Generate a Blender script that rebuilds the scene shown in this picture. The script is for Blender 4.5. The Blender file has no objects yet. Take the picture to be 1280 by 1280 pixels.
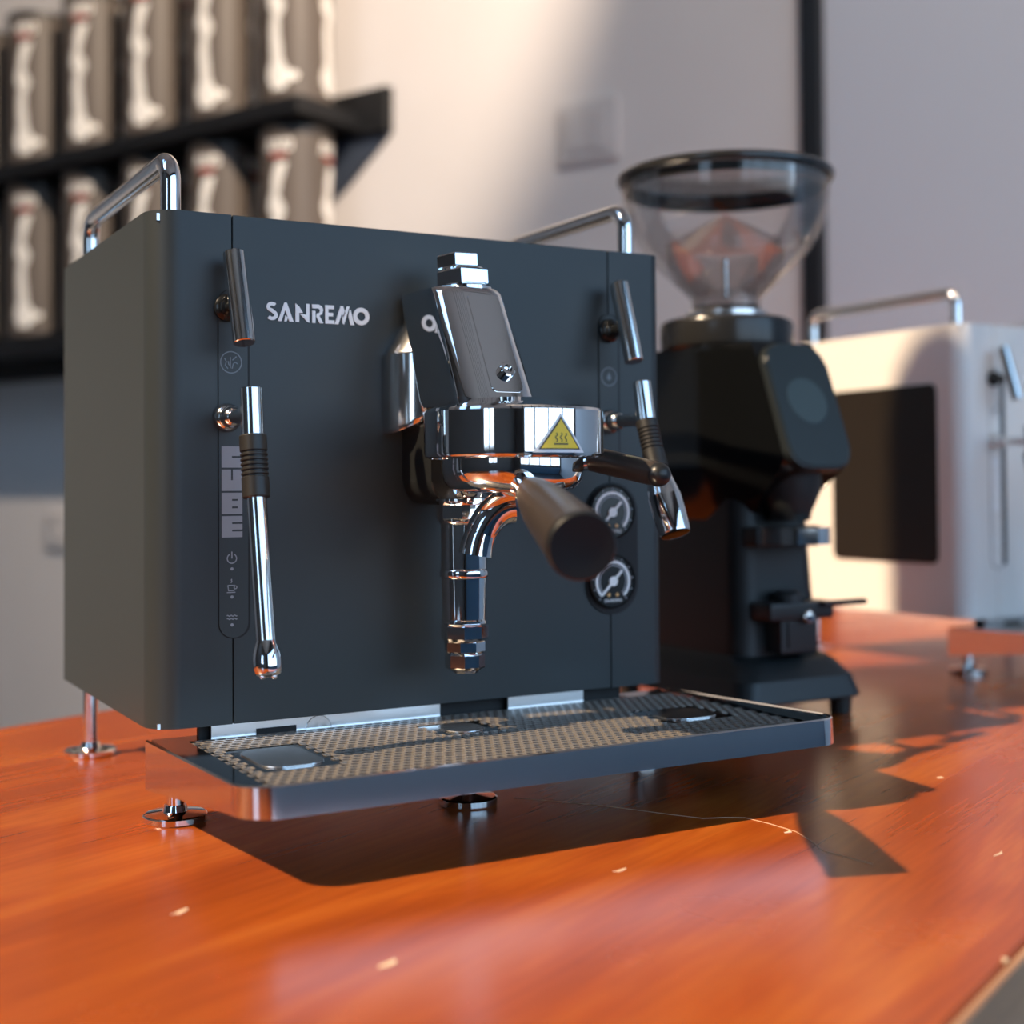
import bpy, bmesh, math, random
from mathutils import Vector, Matrix
random.seed(7)
sc = bpy.context.scene
COL = sc.collection
PI = math.pi

# ------------------------------------------------------------------ camera
FPX = 1679.0
fw = Vector((0.4922, 0.8702, 0.0235)).normalized()
rt = Vector((0.8705, -0.4922, -0.0075)).normalized()
up = rt.cross(fw).normalized()
rt = fw.cross(up).normalized()
cam_d = bpy.data.cameras.new('camera')
cam = bpy.data.objects.new('camera', cam_d)
COL.objects.link(cam)
M = Matrix.Identity(4)
for i in range(3):
    M[i][0] = rt[i]; M[i][1] = up[i]; M[i][2] = -fw[i]
M.translation = Vector((-0.1917, -0.7442, 0.1868))
cam.matrix_world = M
cam_d.sensor_width = 36.0
cam_d.lens = FPX / 1280 * 36.0
cam_d.shift_y = -72.07 / 1280
cam_d.clip_start = 0.02
cam_d.dof.use_dof = True
cam_d.dof.focus_distance = 0.75
cam_d.dof.aperture_fstop = 4.2
sc.camera = cam

# ------------------------------------------------------------------ light
sc.view_settings.view_transform = 'Standard'
sc.view_settings.look = 'None'
sc.view_settings.gamma = 1.0
sc.view_settings.use_curve_mapping = False
sc.view_settings.exposure = 0.0
w = bpy.data.worlds.new('sky'); sc.world = w
w.use_nodes = True
nt = w.node_tree
for n in list(nt.nodes): nt.nodes.remove(n)
o_ = nt.nodes.new('ShaderNodeOutputWorld'); bg = nt.nodes.new('ShaderNodeBackground')
tc = nt.nodes.new('ShaderNodeTexCoord'); sp = nt.nodes.new('ShaderNodeSeparateXYZ')
rp = nt.nodes.new('ShaderNodeValToRGB'); mr = nt.nodes.new('ShaderNodeMapRange')
mr.inputs[1].default_value = -1; mr.inputs[2].default_value = 1
nt.links.new(tc.outputs['Generated'], sp.inputs[0]); nt.links.new(sp.outputs['Z'], mr.inputs[0])
nt.links.new(mr.outputs[0], rp.inputs[0]); nt.links.new(rp.outputs[0], bg.inputs[0]); nt.links.new(bg.outputs[0], o_.inputs[0])
cr = rp.color_ramp
cr.elements[0].position = 0.0; cr.elements[0].color = (.20, .22, .25, 1)
cr.elements[1].position = 1.0; cr.elements[1].color = (.22, .42, .75, 1)
for pos, c in ((.46, (.30, .34, .40, 1)), (.50, (.62, .80, 1.0, 1)), (.62, (.42, .68, 1.0, 1))):
    e = cr.elements.new(pos); e.color = c
bg.inputs[1].default_value = 3.2
SUN = Vector((0.95, -0.08, -1.0)).normalized()
sd = bpy.data.lights.new('sun', 'SUN'); so = bpy.data.objects.new('sun', sd); COL.objects.link(so)
so.rotation_euler = SUN.to_track_quat('-Z', 'Y').to_euler(); so.location = (-3, 0, 5)
sd.energy = 8.0; sd.angle = math.radians(0.9); sd.color = (1.0, .76, .50)
sc.cycles.use_denoising = True
sc.cycles.max_bounces = 8
sc.cycles.diffuse_bounces = 4
sc.cycles.glossy_bounces = 5
sc.cycles.transmission_bounces = 8
sc.cycles.transparent_max_bounces = 8
sc.cycles.sample_clamp_indirect = 0.0
sc.cycles.blur_glossy = 0.8

# ------------------------------------------------------------------ materials
MATS = {}
def mat(name, col, rough=.5, metal=0., spec=.5, bump=None, var=None, coat=0., trans=0., ior=1.45, emit=None):
    m = bpy.data.materials.new(name); m.use_nodes = True
    t = m.node_tree; b = t.nodes['Principled BSDF']
    b.inputs['Base Color'].default_value = (*col, 1); b.inputs['Roughness'].default_value = rough
    b.inputs['Metallic'].default_value = metal; b.inputs['Specular IOR Level'].default_value = spec
    b.inputs['Coat Weight'].default_value = coat; b.inputs['Transmission Weight'].default_value = trans
    b.inputs['IOR'].default_value = ior
    if bump or var:
        c = t.nodes.new('ShaderNodeTexCoord'); nz = t.nodes.new('ShaderNodeTexNoise')
        nz.inputs['Scale'].default_value = (bump or var)[0]; nz.inputs['Detail'].default_value = 4
        t.links.new(c.outputs['Object'], nz.inputs['Vector'])
        if bump:
            bp = t.nodes.new('ShaderNodeBump'); bp.inputs['Strength'].default_value = bump[1]; bp.inputs['Distance'].default_value = bump[2]
            t.links.new(nz.outputs['Fac'], bp.inputs['Height']); t.links.new(bp.outputs[0], b.inputs['Normal'])
        if var:
            n2 = t.nodes.new('ShaderNodeTexNoise'); n2.inputs['Scale'].default_value = var[0]; n2.inputs['Detail'].default_value = 5
            t.links.new(c.outputs['Object'], n2.inputs['Vector'])
            r = t.nodes.new('ShaderNodeValToRGB'); k = var[1]
            r.color_ramp.elements[0].position = .3; r.color_ramp.elements[1].position = .7
            r.color_ramp.elements[0].color = (*[x * (1 - k) for x in col], 1); r.color_ramp.elements[1].color = (*[min(1, x * (1 + k)) for x in col], 1)
            t.links.new(n2.outputs['Fac'], r.inputs[0]); t.links.new(r.outputs[0], b.inputs['Base Color'])
    MATS[name] = m
    return m
mat('black_paint', (.029, .036, .039), .42, spec=.45, bump=(2200, .08, .0003))
mat('white_paint', (.74, .72, .70), .35, bump=(1800, .04, .0002))
mat('chrome', (.86, .85, .84), .045, 1.0)
mat('chrome_worn', (.80, .79, .77), .12, 1.0, bump=(900, .05, .0002))
mat('steel_brushed', (.70, .70, .70), .24, 1.0, bump=(700, .08, .0002))
mat('steel_plate', (.78, .78, .78), .30, 1.0, bump=(160, .10, .0004))
mat('tray_steel', (.62, .62, .62), .10, 1.0)
mat('hole_edge', (.34, .305, .275), .36, .55)
mat('chrome_satin', (.86, .85, .84), .15, 1.0)
mat('dark_void', (.004, .004, .005), .6)
mat('rubber', (.016, .015, .014), .42, bump=(500, .1, .0002))
mat('handle_plastic', (.034, .026, .021), .38)
mat('cap_plastic', (.012, .013, .014), .36)
mat('gauge_black', (.008, .009, .010), .22)
mat('print_white', (.90, .90, .90), .5)
mat('print_grey', (.30, .32, .35), .5)
mat('print_dim', (.17, .20, .23), .5)
mat('yellow', (.90, .62, .02), .35)
mat('sticker_white', (.80, .82, .84), .35)
mat('ink_black', (.01, .01, .01), .4)
mat('gold_dot', (.75, .42, .16), .4)
mat('grinder_black', (.009, .011, .012), .50, bump=(1500, .06, .0003))
mat('grinder_gloss', (.004, .0045, .005), .13)
mat('grinder_grey', (.014, .018, .020), .40)
mat('display', (.012, .020, .025), .34)
mat('display_disc', (.028, .050, .062), .40)
mat('hopper_rim', (.020, .020, .020), .22)
def clear(name, tint, lo, hi):
    m = bpy.data.materials.new(name); m.use_nodes = True; t = m.node_tree
    for n in list(t.nodes): t.nodes.remove(n)
    o = t.nodes.new('ShaderNodeOutputMaterial'); tr = t.nodes.new('ShaderNodeBsdfTransparent'); gl = t.nodes.new('ShaderNodeBsdfGlossy'); mx = t.nodes.new('ShaderNodeMixShader')
    fr = t.nodes.new('ShaderNodeFresnel'); fr.inputs[0].default_value = 1.5; mr_ = t.nodes.new('ShaderNodeMapRange'); mr_.inputs[3].default_value = lo; mr_.inputs[4].default_value = hi
    tr.inputs[0].default_value = (*tint, 1); gl.inputs['Roughness'].default_value = .05
    t.links.new(fr.outputs[0], mr_.inputs[0]); t.links.new(mr_.outputs[0], mx.inputs[0]); t.links.new(tr.outputs[0], mx.inputs[1]); t.links.new(gl.outputs[0], mx.inputs[2]); t.links.new(mx.outputs[0], o.inputs[0])
    MATS[name] = m
clear('clear_plastic', (.975, .965, .96), .010, .30)
clear('clear_guard', (.975, .965, .96), .006, .22)
clear('clear_lid', (.90, .90, .90), .05, .7)
mat('wall_paint', (.72, .675, .65), .85, bump=(260, .12, .001), var=(3, .03))
mat('wall_cool_lit', (.66, .67, .71), .8, bump=(220, .15, .001))  # cooler tone carries the different light right of the black post
mat('plate_plastic', (.62, .58, .56), .45)
mat('trim_black', (.012, .012, .013), .5)
mat('shelf_black', (.006, .006, .007), .6, bump=(90, .1, .001))
mat('shadow_blue', (.045, .058, .085), .5)
mat('can_black', (.105, .082, .066), .5, var=(6, .1))
mat('can_lid', (.035, .03, .027), .4)
mat('can_print', (.80, .76, .70), .5)
mat('can_red', (.50, .03, .02), .5)
mat('floor_tile', (.05, .058, .07), .35, var=(2, .2))
mat('apron_blue', (.12, .26, .43), .5)
mat('wall_dark', (.11, .10, .095), .7, bump=(200, .1, .001))
mat('ceiling_white', (.80, .80, .79), .8)
mat('blocker_brass', (.55, .40, .22), .35, 1.0)
mat('window_frame', (.02, .022, .024), .4)
mat('flake', (.78, .60, .40), .6)
mat('scratch', (.60, .38, .24), .5)
mat('side_glass', (.016, .012, .008), .3)

def wood(name, dark, mid, light, rough, rot):
    m = bpy.data.materials.new(name); m.use_nodes = True; t = m.node_tree; b = t.nodes['Principled BSDF']
    c = t.nodes.new('ShaderNodeTexCoord')
    mp = t.nodes.new('ShaderNodeMapping'); mp.inputs['Rotation'].default_value = (0, 0, rot); mp.inputs['Scale'].default_value = (1.6, 9.0, 9.0)
    t.links.new(c.outputs['Object'], mp.inputs[0])
    n1 = t.nodes.new('ShaderNodeTexNoise'); n1.inputs['Scale'].default_value = 1.7; n1.inputs['Detail'].default_value = 4
    n1.inputs['Roughness'].default_value = .55; n1.inputs['Distortion'].default_value = 1.1
    t.links.new(mp.outputs[0], n1.inputs['Vector'])
    r = t.nodes.new('ShaderNodeValToRGB'); r.color_ramp.elements[0].position = .24; r.color_ramp.elements[1].position = .72
    r.color_ramp.elements[0].color = (*dark, 1); r.color_ramp.elements[1].color = (*light, 1)
    e = r.color_ramp.elements.new(.5); e.color = (*mid, 1)
    t.links.new(n1.outputs['Fac'], r.inputs[0])
    mp2 = t.nodes.new('ShaderNodeMapping'); mp2.inputs['Rotation'].default_value = (0, 0, rot); mp2.inputs['Scale'].default_value = (14, 260, 260)
    t.links.new(c.outputs['Object'], mp2.inputs[0])
    n2 = t.nodes.new('ShaderNodeTexNoise'); n2.inputs['Scale'].default_value = 1.0; n2.inputs['Detail'].default_value = 3
    t.links.new(mp2.outputs[0], n2.inputs['Vector'])
    r2 = t.nodes.new('ShaderNodeValToRGB'); r2.color_ramp.elements[0].position = .35; r2.color_ramp.elements[1].position = .6
    r2.color_ramp.elements[0].color = (.88, .86, .84, 1); r2.color_ramp.elements[1].color = (1, 1, 1, 1)
    t.links.new(n2.outputs['Fac'], r2.inputs[0])
    mx = t.nodes.new('ShaderNodeMix'); mx.data_type = 'RGBA'; mx.blend_type = 'MULTIPLY'; mx.inputs[0].default_value = 1
    t.links.new(r.outputs[0], mx.inputs[6]); t.links.new(r2.outputs[0], mx.inputs[7]); t.links.new(mx.outputs[2], b.inputs['Base Color'])
    b.inputs['Roughness'].default_value = rough
    n3 = t.nodes.new('ShaderNodeTexNoise'); n3.inputs['Scale'].default_value = 9; n3.inputs['Detail'].default_value = 5
    t.links.new(c.outputs['Object'], n3.inputs['Vector'])
    m3 = t.nodes.new('ShaderNodeMapRange'); m3.inputs[3].default_value = rough - .05; m3.inputs[4].default_value = rough + .08
    t.links.new(n3.outputs['Fac'], m3.inputs[0]); t.links.new(m3.outputs[0], b.inputs['Roughness'])
    bp = t.nodes.new('ShaderNodeBump'); bp.inputs['Strength'].default_value = .02; bp.inputs['Distance'].default_value = .0003
    t.links.new(n2.outputs['Fac'], bp.inputs['Height']); t.links.new(bp.outputs[0], b.inputs['Normal'])
    MATS[name] = m
wood('table_wood', (.225, .036, .005), (.335, .066, .0075), (.44, .112, .014), .24, math.radians(-14))
wood('edge_wood', (.30, .15, .08), (.42, .22, .12), (.52, .30, .17), .45, math.radians(-25))

# ------------------------------------------------------------------ mesh helpers
def mk(name, bm, m, parent=None, ang=32, smooth=True):
    bmesh.ops.recalc_face_normals(bm, faces=bm.faces)
    if smooth:
        lim = math.radians(ang)
        for f in bm.faces: f.smooth = True
        for e in bm.edges:
            if len(e.link_faces) == 2 and e.calc_face_angle(0) > lim: e.smooth = False
    me = bpy.data.meshes.new(name); bm.to_mesh(me); bm.free()
    if not isinstance(m, (list, tuple)): m = [m]
    for k in m: me.materials.append(MATS[k])
    o = bpy.data.objects.new(name, me); COL.objects.link(o)
    if parent: o.parent = parent
    if smooth:
        wn = o.modifiers.new('weighted', 'WEIGHTED_NORMAL'); wn.keep_sharp = True; wn.weight = 60
    return o
def new(): return bmesh.new()
def thing(name, label, cat, loc=(0, 0, 0), rz=0, group=None):
    o = bpy.data.objects.new(name, None); COL.objects.link(o); o.empty_display_size = .05
    o.location = loc; o.rotation_euler = (0, 0, rz); o['label'] = label; o['category'] = cat
    if group: o['group'] = group
    return o
def box(bm, x0, x1, y0, y1, z0, z1, bev=0, seg=2, MX=None):
    x0, x1 = min(x0, x1), max(x0, x1); y0, y1 = min(y0, y1), max(y0, y1); z0, z1 = min(z0, z1), max(z0, z1)
    g = bmesh.ops.create_cube(bm, size=1.0)
    vs = g['verts']
    for v in vs:
        v.co = Vector(((x0 + x1) / 2 + v.co.x * (x1 - x0), (y0 + y1) / 2 + v.co.y * (y1 - y0), (z0 + z1) / 2 + v.co.z * (z1 - z0)))
    if bev:
        es = list({e for v in vs for e in v.link_edges})
        r = bmesh.ops.bevel(bm, geom=es, offset=bev, segments=seg, affect='EDGES', profile=.5)
        vs = list({v for f in r['faces'] for v in f.verts} | {v for v in vs if v.is_valid})
    if MX: 
        for v in vs: v.co = MX @ v.co
def align(p0, p1, xhint=None):
    p0 = Vector(p0); d = (Vector(p1) - p0).normalized()
    h = Vector(xhint) if xhint else (Vector((1, 0, 0)) if abs(d.x) < .9 else Vector((0, 1, 0)))
    x = (h - d * h.dot(d)).normalized(); y = d.cross(x)
    m = Matrix.Identity(4)
    for i in range(3): m[i][0] = x[i]; m[i][1] = y[i]; m[i][2] = d[i]; m[i][3] = p0[i]
    return m
def lathe(bm, prof, seg=32, MX=None, ph=0.0):
    rings = []
    for r, z in prof:
        if r < 1e-7: rings.append([bm.verts.new((0, 0, z))])
        else: rings.append([bm.verts.new((r * math.cos(ph + 2 * PI * k / seg), r * math.sin(ph + 2 * PI * k / seg), z)) for k in range(seg)])
    for a, b in zip(rings, rings[1:]):
        if len(a) == 1 and len(b) == 1: continue
        for k in range(seg):
            j = (k + 1) % seg
            if len(a) == 1: bm.faces.new((a[0], b[k], b[j]))
            elif len(b) == 1: bm.faces.new((a[k], a[j], b[0]))
            else: bm.faces.new((a[k], a[j], b[j], b[k]))
    if MX:
        for r in rings:
            for v in r: v.co = MX @ v.co
def cyl(bm, p0, p1, r0, r1=None, seg=28, bev=.0006):
    r1 = r0 if r1 is None else r1
    L = (Vector(p1) - Vector(p0)).length
    lathe(bm, [(0, 0), (r0 - bev, 0), (r0, bev), (r1, L - bev), (r1 - bev, L), (0, L)], seg, align(p0, p1))
def ball(bm, c, r, seg=20):
    lathe(bm, [(r * math.sin(PI * k / 12), -r * math.cos(PI * k / 12)) for k in range(13)], seg, Matrix.Translation(Vector(c)))
def tube(bm, pts, r, seg=14, caps=True, closed=False):
    pts = [Vector(p) for p in pts]; n = len(pts)
    rr = r if isinstance(r, (list, tuple)) else [r] * n
    tang = []
    for i in range(n):
        a = pts[(i - 1) % n] if (closed or i > 0) else pts[i]; b = pts[(i + 1) % n] if (closed or i < n - 1) else pts[i]
        tang.append((b - a).normalized())
    h = Vector((0, 0, 1)) if abs(tang[0].z) < .9 else Vector((1, 0, 0))
    x = (h - tang[0] * h.dot(tang[0])).normalized()
    rings = []
    for i in range(n):
        x = (x - tang[i] * x.dot(tang[i])).normalized(); y = tang[i].cross(x)
        rings.append([bm.verts.new(pts[i] + (x * math.cos(2 * PI * k / seg) + y * math.sin(2 * PI * k / seg)) * rr[i]) for k in range(seg)])
    for i in range(n if closed else n - 1):
        a = rings[i]; b = rings[(i + 1) % n]
        for k in range(seg):
            j = (k + 1) % seg; bm.faces.new((a[k], a[j], b[j], b[k]))
    if caps and not closed:
        bm.faces.new(rings[0]); bm.faces.new(rings[-1])
def fillet(pts, rad, seg=8):
    pts = [Vector(p) for p in pts]; out = [pts[0]]
    for i in range(1, len(pts) - 1):
        p = pts[i]; a = (pts[i - 1] - p).normalized(); b = (pts[i + 1] - p).normalized()
        th = a.angle(b); d = rad / math.tan(th / 2); s = p + a * d; e = p + b * d
        c = p + (a + b).normalized() * (rad / math.sin(th / 2))
        u = s - c; v = e - c; tot = u.angle(v)
        for k in range(seg + 1):
            t = k / seg
            out.append(c + (u * math.sin((1 - t) * tot) + v * math.sin(t * tot)) / math.sin(tot))
    out.append(pts[-1]); return out
def rrect(x0, x1, y0, y1, r, seg=6):
    out = []
    rs = r if isinstance(r, (list, tuple)) else [r] * 4
    for (cx, cy, a0, q) in ((x1, y1, 0, rs[0]), (x0, y1, 90, rs[1]), (x0, y0, 180, rs[2]), (x1, y0, 270, rs[3])):
        sx = -1 if cx == x1 else 1; sy = -1 if cy == y1 else 1
        for k in range(seg + 1):
            a = math.radians(a0 + 90 * k / seg)
            out.append((cx + sx * q + q * math.cos(a), cy + sy * q + q * math.sin(a)))
    return out
def prism(bm, poly, h0, h1, MX=None, bev=0, seg=2):
    a = [bm.verts.new((x, y, h0)) for x, y in poly]; b = [bm.verts.new((x, y, h1)) for x, y in poly]
    n = len(poly); fa = bm.faces.new(a); fb = bm.faces.new(b)
    for k in range(n): bm.faces.new((a[k], a[(k + 1) % n], b[(k + 1) % n], b[k]))
    vs = a + b
    if bev:
        es = list(fa.edges) + list(fb.edges)
        r = bmesh.ops.bevel(bm, geom=es, offset=bev, segments=seg, affect='EDGES', profile=.5)
        vs = list({v for f in r['faces'] for v in f.verts} | {v for v in vs if v.is_valid})
    if MX:
        for v in vs: v.co = MX @ v.co
# plane facing -y : poly (x,z) -> world (x, y0 - h, z)
def FRONT(y0): return Matrix(((1, 0, 0, 0), (0, 0, -1, y0), (0, 1, 0, 0), (0, 0, 0, 1)))
def SIDE(x0): return Matrix(((0, 0, -1, x0), (1, 0, 0, 0), (0, 1, 0, 0), (0, 0, 0, 1)))  # (y,z) facing -x
def ringpoly(bm, cx, cy, r0, r1, a0, a1, h0, h1, MX, seg=32):
    full = abs(a1 - a0) >= 359.9
    n = seg if full else seg + 1
    L = []
    for k in range(n):
        a = math.radians(a0 + (a1 - a0) * k / seg); c, s = math.cos(a), math.sin(a)
        L.append([bm.verts.new(MX @ Vector((cx + r * c, cy + r * s, h))) for r, h in ((r0, h0), (r1, h0), (r1, h1), (r0, h1))])
    for k in range(n if full else n - 1):
        A = L[k]; B = L[(k + 1) % n]
        for i in range(4): bm.faces.new((A[i], A[(i + 1) % 4], B[(i + 1) % 4], B[i]))
    if not full:
        bm.faces.new(L[0]); bm.faces.new(L[-1])
def stroke(bm, pts, wd, h0, h1, MX):
    """thick polyline ribbon with depth"""
    P = [Vector((x, y, 0)) for x, y in pts]; n = len(P); A = []; B = []
    for i in range(n):
        d = (P[min(i + 1, n - 1)] - P[max(i - 1, 0)]).normalized(); nn = Vector((-d.y, d.x, 0)) * wd / 2
        A.append(P[i] + nn); B.append(P[i] - nn)
    poly = [(v.x, v.y) for v in A] + [(v.x, v.y) for v in reversed(B)]
    a = [bm.verts.new(MX @ Vector((x, y, h0))) for x, y in poly]; b = [bm.verts.new(MX @ Vector((x, y, h1))) for x, y in poly]
    m = len(poly)
    for i in range(n - 1):
        bm.faces.new((b[i], b[i + 1], b[m - 2 - i], b[m - 1 - i])); bm.faces.new((a[i], a[i + 1], a[m - 2 - i], a[m - 1 - i]))
    for k in range(m): bm.faces.new((a[k], a[(k + 1) % m], b[(k + 1) % m], b[k]))
def text_part(name, s, size, MX, m, parent, depth=.0001, sx=1.0):
    c = bpy.data.curves.new(name, 'FONT'); c.body = s; c.size = size; c.align_x = 'CENTER'; c.align_y = 'CENTER'; c.extrude = depth
    c.resolution_u = 3
    o = bpy.data.objects.new('tmp', c); COL.objects.link(o)
    dg = bpy.context.evaluated_depsgraph_get()
    me = bpy.data.meshes.new_from_object(o.evaluated_get(dg)); COL.objects.unlink(o); bpy.data.objects.remove(o)
    for v in me.vertices: v.co = MX @ Vector((v.co.x * sx, v.co.y, v.co.z))
    me.materials.clear(); me.materials.append(MATS[m]); me.name = name
    o = bpy.data.objects.new(name, me); COL.objects.link(o); o.parent = parent
    return o

# ------------------------------------------------------------------ the room (axes a along the table, b across)
A_ = Vector((.9063, .4226, 0)); B_ = Vector((-.4226, .9063, 0))
RM = Matrix.Identity(4)
for i in range(3): RM[i][0] = A_[i]; RM[i][1] = B_[i]
AW, AR, B0, B1, ZF, ZC = 1.45, -3.0, -2.6, 4.2, -.75, 2.5
def struct(name, bm, m, parent=None):
    o = mk(name, bm, m, parent, smooth=False)
    if not parent: o.matrix_world = RM; o['kind'] = 'structure'
    return o
bm = new(); box(bm, AR - .1, AW + .1, B0 - .1, B1 + .1, ZF - .1, ZF); struct('floor', bm, 'floor_tile')
bm = new(); box(bm, AW, AW + .1, .22, B1, ZF, ZC); struct('wall_back', bm, 'wall_paint')
bm = new(); box(bm, AW + .012, AW + .1, B0, .22, ZF, ZC); struct('wall_right', bm, 'wall_cool_lit')
bm = new(); box(bm, AW - .012, AW + .1, .203, .234, ZF, ZC, .002); struct('trim_1', bm, 'trim_black')
bm = new(); box(bm, AR, AW + .1, B1, B1 + .1, ZF, ZC); struct('wall_left', bm, 'wall_paint')
bm = new(); box(bm, AR - .1, AR, B0, -.80, ZF, ZC); box(bm, AR - .1, AR, -.05, B1, ZF, ZC); box(bm, AR - .1, AR, -.80, -.05, 1.5, ZC); box(bm, AR - .1, AR, -.80, -.05, ZF, .1)
struct('wall_rear', bm, 'wall_dark')
# window wall behind the camera
bm = new(); box(bm, AR, -2.1, B0 - .1, B0, ZF, ZC); box(bm, 1.38, AW + .1, B0 - .1, B0, ZF, ZC); box(bm, -2.1, 1.38, B0 - .1, B0, 2.1, ZC)
struct('wall_front', bm, 'wall_dark')
bm = new(); box(bm, -2.1, 1.38, B0 - .1, B0, ZF, .03); struct('wall_apron', bm, 'apron_blue')
def window(name, a0, a1, b0, b1, z0, z1, nm, along):
    bm = new(); t = .05
    if along == 'a':
        box(bm, a0, a1, b0, b0 + .06, z1 - t, z1); box(bm, a0, a1, b0, b0 + .06, z0, z0 + t)
        for k in range(nm + 1):
            x = a0 + (a1 - a0) * k / nm; box(bm, x - t / 2, x + t / 2, b0, b0 + .06, z0, z1)
    else:
        box(bm, a0, a0 + .06, b0, b1, z1 - t, z1); box(bm, a0, a0 + .06, b0, b1, z0, z0 + t)
        for k in range(nm + 1):
            x = b0 + (b1 - b0) * k / nm; box(bm, a0, a0 + .06, x - t / 2, x + t / 2, z0, z1)
    return struct(name, bm, 'window_frame')
window('window_1', -2.1, 1.38, B0 - .08, 0, .03, 2.1, 4, 'a')
window('window_2', AR - .08, 0, -.80, -.05, .1, 1.5, 2, 'b')
# ceiling slab with two roof lights (outlines in a,b)
def slab_with_holes(bm, outer, holes, z0, z1):
    xs = sorted({outer[0], outer[1]} | {h[0] for h in holes} | {h[1] for h in holes})
    ys = sorted({outer[2], outer[3]} | {h[2] for h in holes} | {h[3] for h in holes})
    for i in range(len(xs) - 1):
        for j in range(len(ys) - 1):
            cx, cy = (xs[i] + xs[i + 1]) / 2, (ys[j] + ys[j + 1]) / 2
            if any(h[0] < cx < h[1] and h[2] < cy < h[3] for h in holes): continue
            box(bm, xs[i], xs[i + 1], ys[j], ys[j + 1], z0, z1)
bm = new()
slab_with_holes(bm, (AR - .1, AW + .1, B0 - .1, B1 + .1), [(-2.55, -.58, .55, 1.66)], ZC, ZC + .06)
struct('ceiling', bm, 'ceiling_white')

for k in range(8):   # dark battens along the ceiling by the windows
    bm = new(); a = -.62 + .26 * k; box(bm, a - .012, a + .012, B0 + .02, .30, ZC - .02, ZC - .0005); struct('trim_%d' % (k + 2), bm, 'trim_black')
# ceiling spotlight that washes the shelf wall
LPOS = A_ * .20 + B_ * -.60 + Vector((0, 0, 2.36)); LTGT = A_ * 1.45 + B_ * 1.95 + Vector((0, 0, .80))
lt = bpy.data.objects.new('unseen_spotlight', None); COL.objects.link(lt); lt.location = LPOS
lt['label'] = 'black ceiling spotlight aimed at the tins on the wall shelf'; lt['category'] = 'spotlight'
lm = align((0, 0, 0), LTGT - LPOS)
bm = new(); lathe(bm, [(.028, .02), (.034, .02), (.034, -.10), (.020, -.115), (0, -.115), (0, -.11), (.028, -.09), (.028, .02)], 28, lm); mk('lamp_head', bm, 'trim_black', lt)
bm = new(); cyl(bm, (0, 0, .03), (0, 0, ZC - 2.36), .008); cyl(bm, (0, 0, ZC - 2.38), (0, 0, ZC - 2.36), .045); mk('lamp_stem', bm, 'trim_black', lt)
sl = bpy.data.lights.new('spot_lamp', 'SPOT'); slo = bpy.data.objects.new('spot_lamp', sl); COL.objects.link(slo); slo.parent = lt
slo.matrix_local = Matrix.Translation((LTGT - LPOS).normalized() * .03) @ (LTGT - LPOS).to_track_quat('-Z', 'Y').to_matrix().to_4x4()
sl.energy = 480; sl.color = (1.0, .82, .64); sl.spot_size = math.radians(42); sl.spot_blend = .5; sl.shadow_soft_size = .03

L2 = A_ * .05 + B_ * -.95 + Vector((0, 0, 2.36)); T2 = A_ * 1.45 + B_ * .25 + Vector((0, 0, .75))  # added unseen spotlight, lifts the brightness of the bare wall
lt2 = bpy.data.objects.new('unseen_spotlight', None); COL.objects.link(lt2); lt2.location = L2
lt2['label'] = 'added unseen spotlight brightening the bare wall behind the grinder'; lt2['category'] = 'spotlight'
lm = align((0, 0, 0), T2 - L2)
bm = new(); lathe(bm, [(.028, .02), (.034, .02), (.034, -.10), (.020, -.115), (0, -.115), (0, -.11), (.028, -.09), (.028, .02)], 28, lm); mk('lamp_head', bm, 'trim_black', lt2)
bm = new(); cyl(bm, (0, 0, .03), (0, 0, ZC - 2.36), .008); cyl(bm, (0, 0, ZC - 2.38), (0, 0, ZC - 2.36), .045); mk('lamp_stem', bm, 'trim_black', lt2)
s2 = bpy.data.lights.new('spot_lamp', 'SPOT'); s2o = bpy.data.objects.new('spot_lamp', s2); COL.objects.link(s2o); s2o.parent = lt2
s2o.matrix_local = Matrix.Translation((T2 - L2).normalized() * .03) @ (T2 - L2).to_track_quat('-Z', 'Y').to_matrix().to_4x4()
s2.energy = 85; s2.color = (1.0, .87, .76); s2.spot_size = math.radians(52); s2.spot_blend = .8; s2.shadow_soft_size = .04

# unseen bell added in the sunbeam to block sun from the white machine's corner
pl_ = bpy.data.objects.new('sun_blocker', None); COL.objects.link(pl_); pl_.location = (-.591, .322, ZC)
pl_['label'] = 'added unseen brass bell blocking the sun from the white machine'; pl_['category'] = 'sun blocker'
PZ = 1.65 - ZC
bm = new(); lathe(bm, [(.072, -.20), (.074, -.20), (.074, .08), (.068, .115), (.050, .145), (.022, .162), (0, .166), (0, .162), (.021, .158), (.048, .141), (.066, .112), (.072, .08), (.072, -.20)], 40, Matrix.Translation((0, 0, PZ))); mk('blocker_bell', bm, 'blocker_brass', pl_)
bm = new(); cyl(bm, (0, 0, PZ + .16), (0, 0, -.001), .003, seg=10); mk('cord', bm, 'trim_black', pl_)
bm = new(); lathe(bm, [(0, -.03), (.045, -.03), (.05, -.02), (.05, -.0005), (0, -.0005)], 28); mk('blocker_mount', bm, 'trim_black', pl_)

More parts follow.
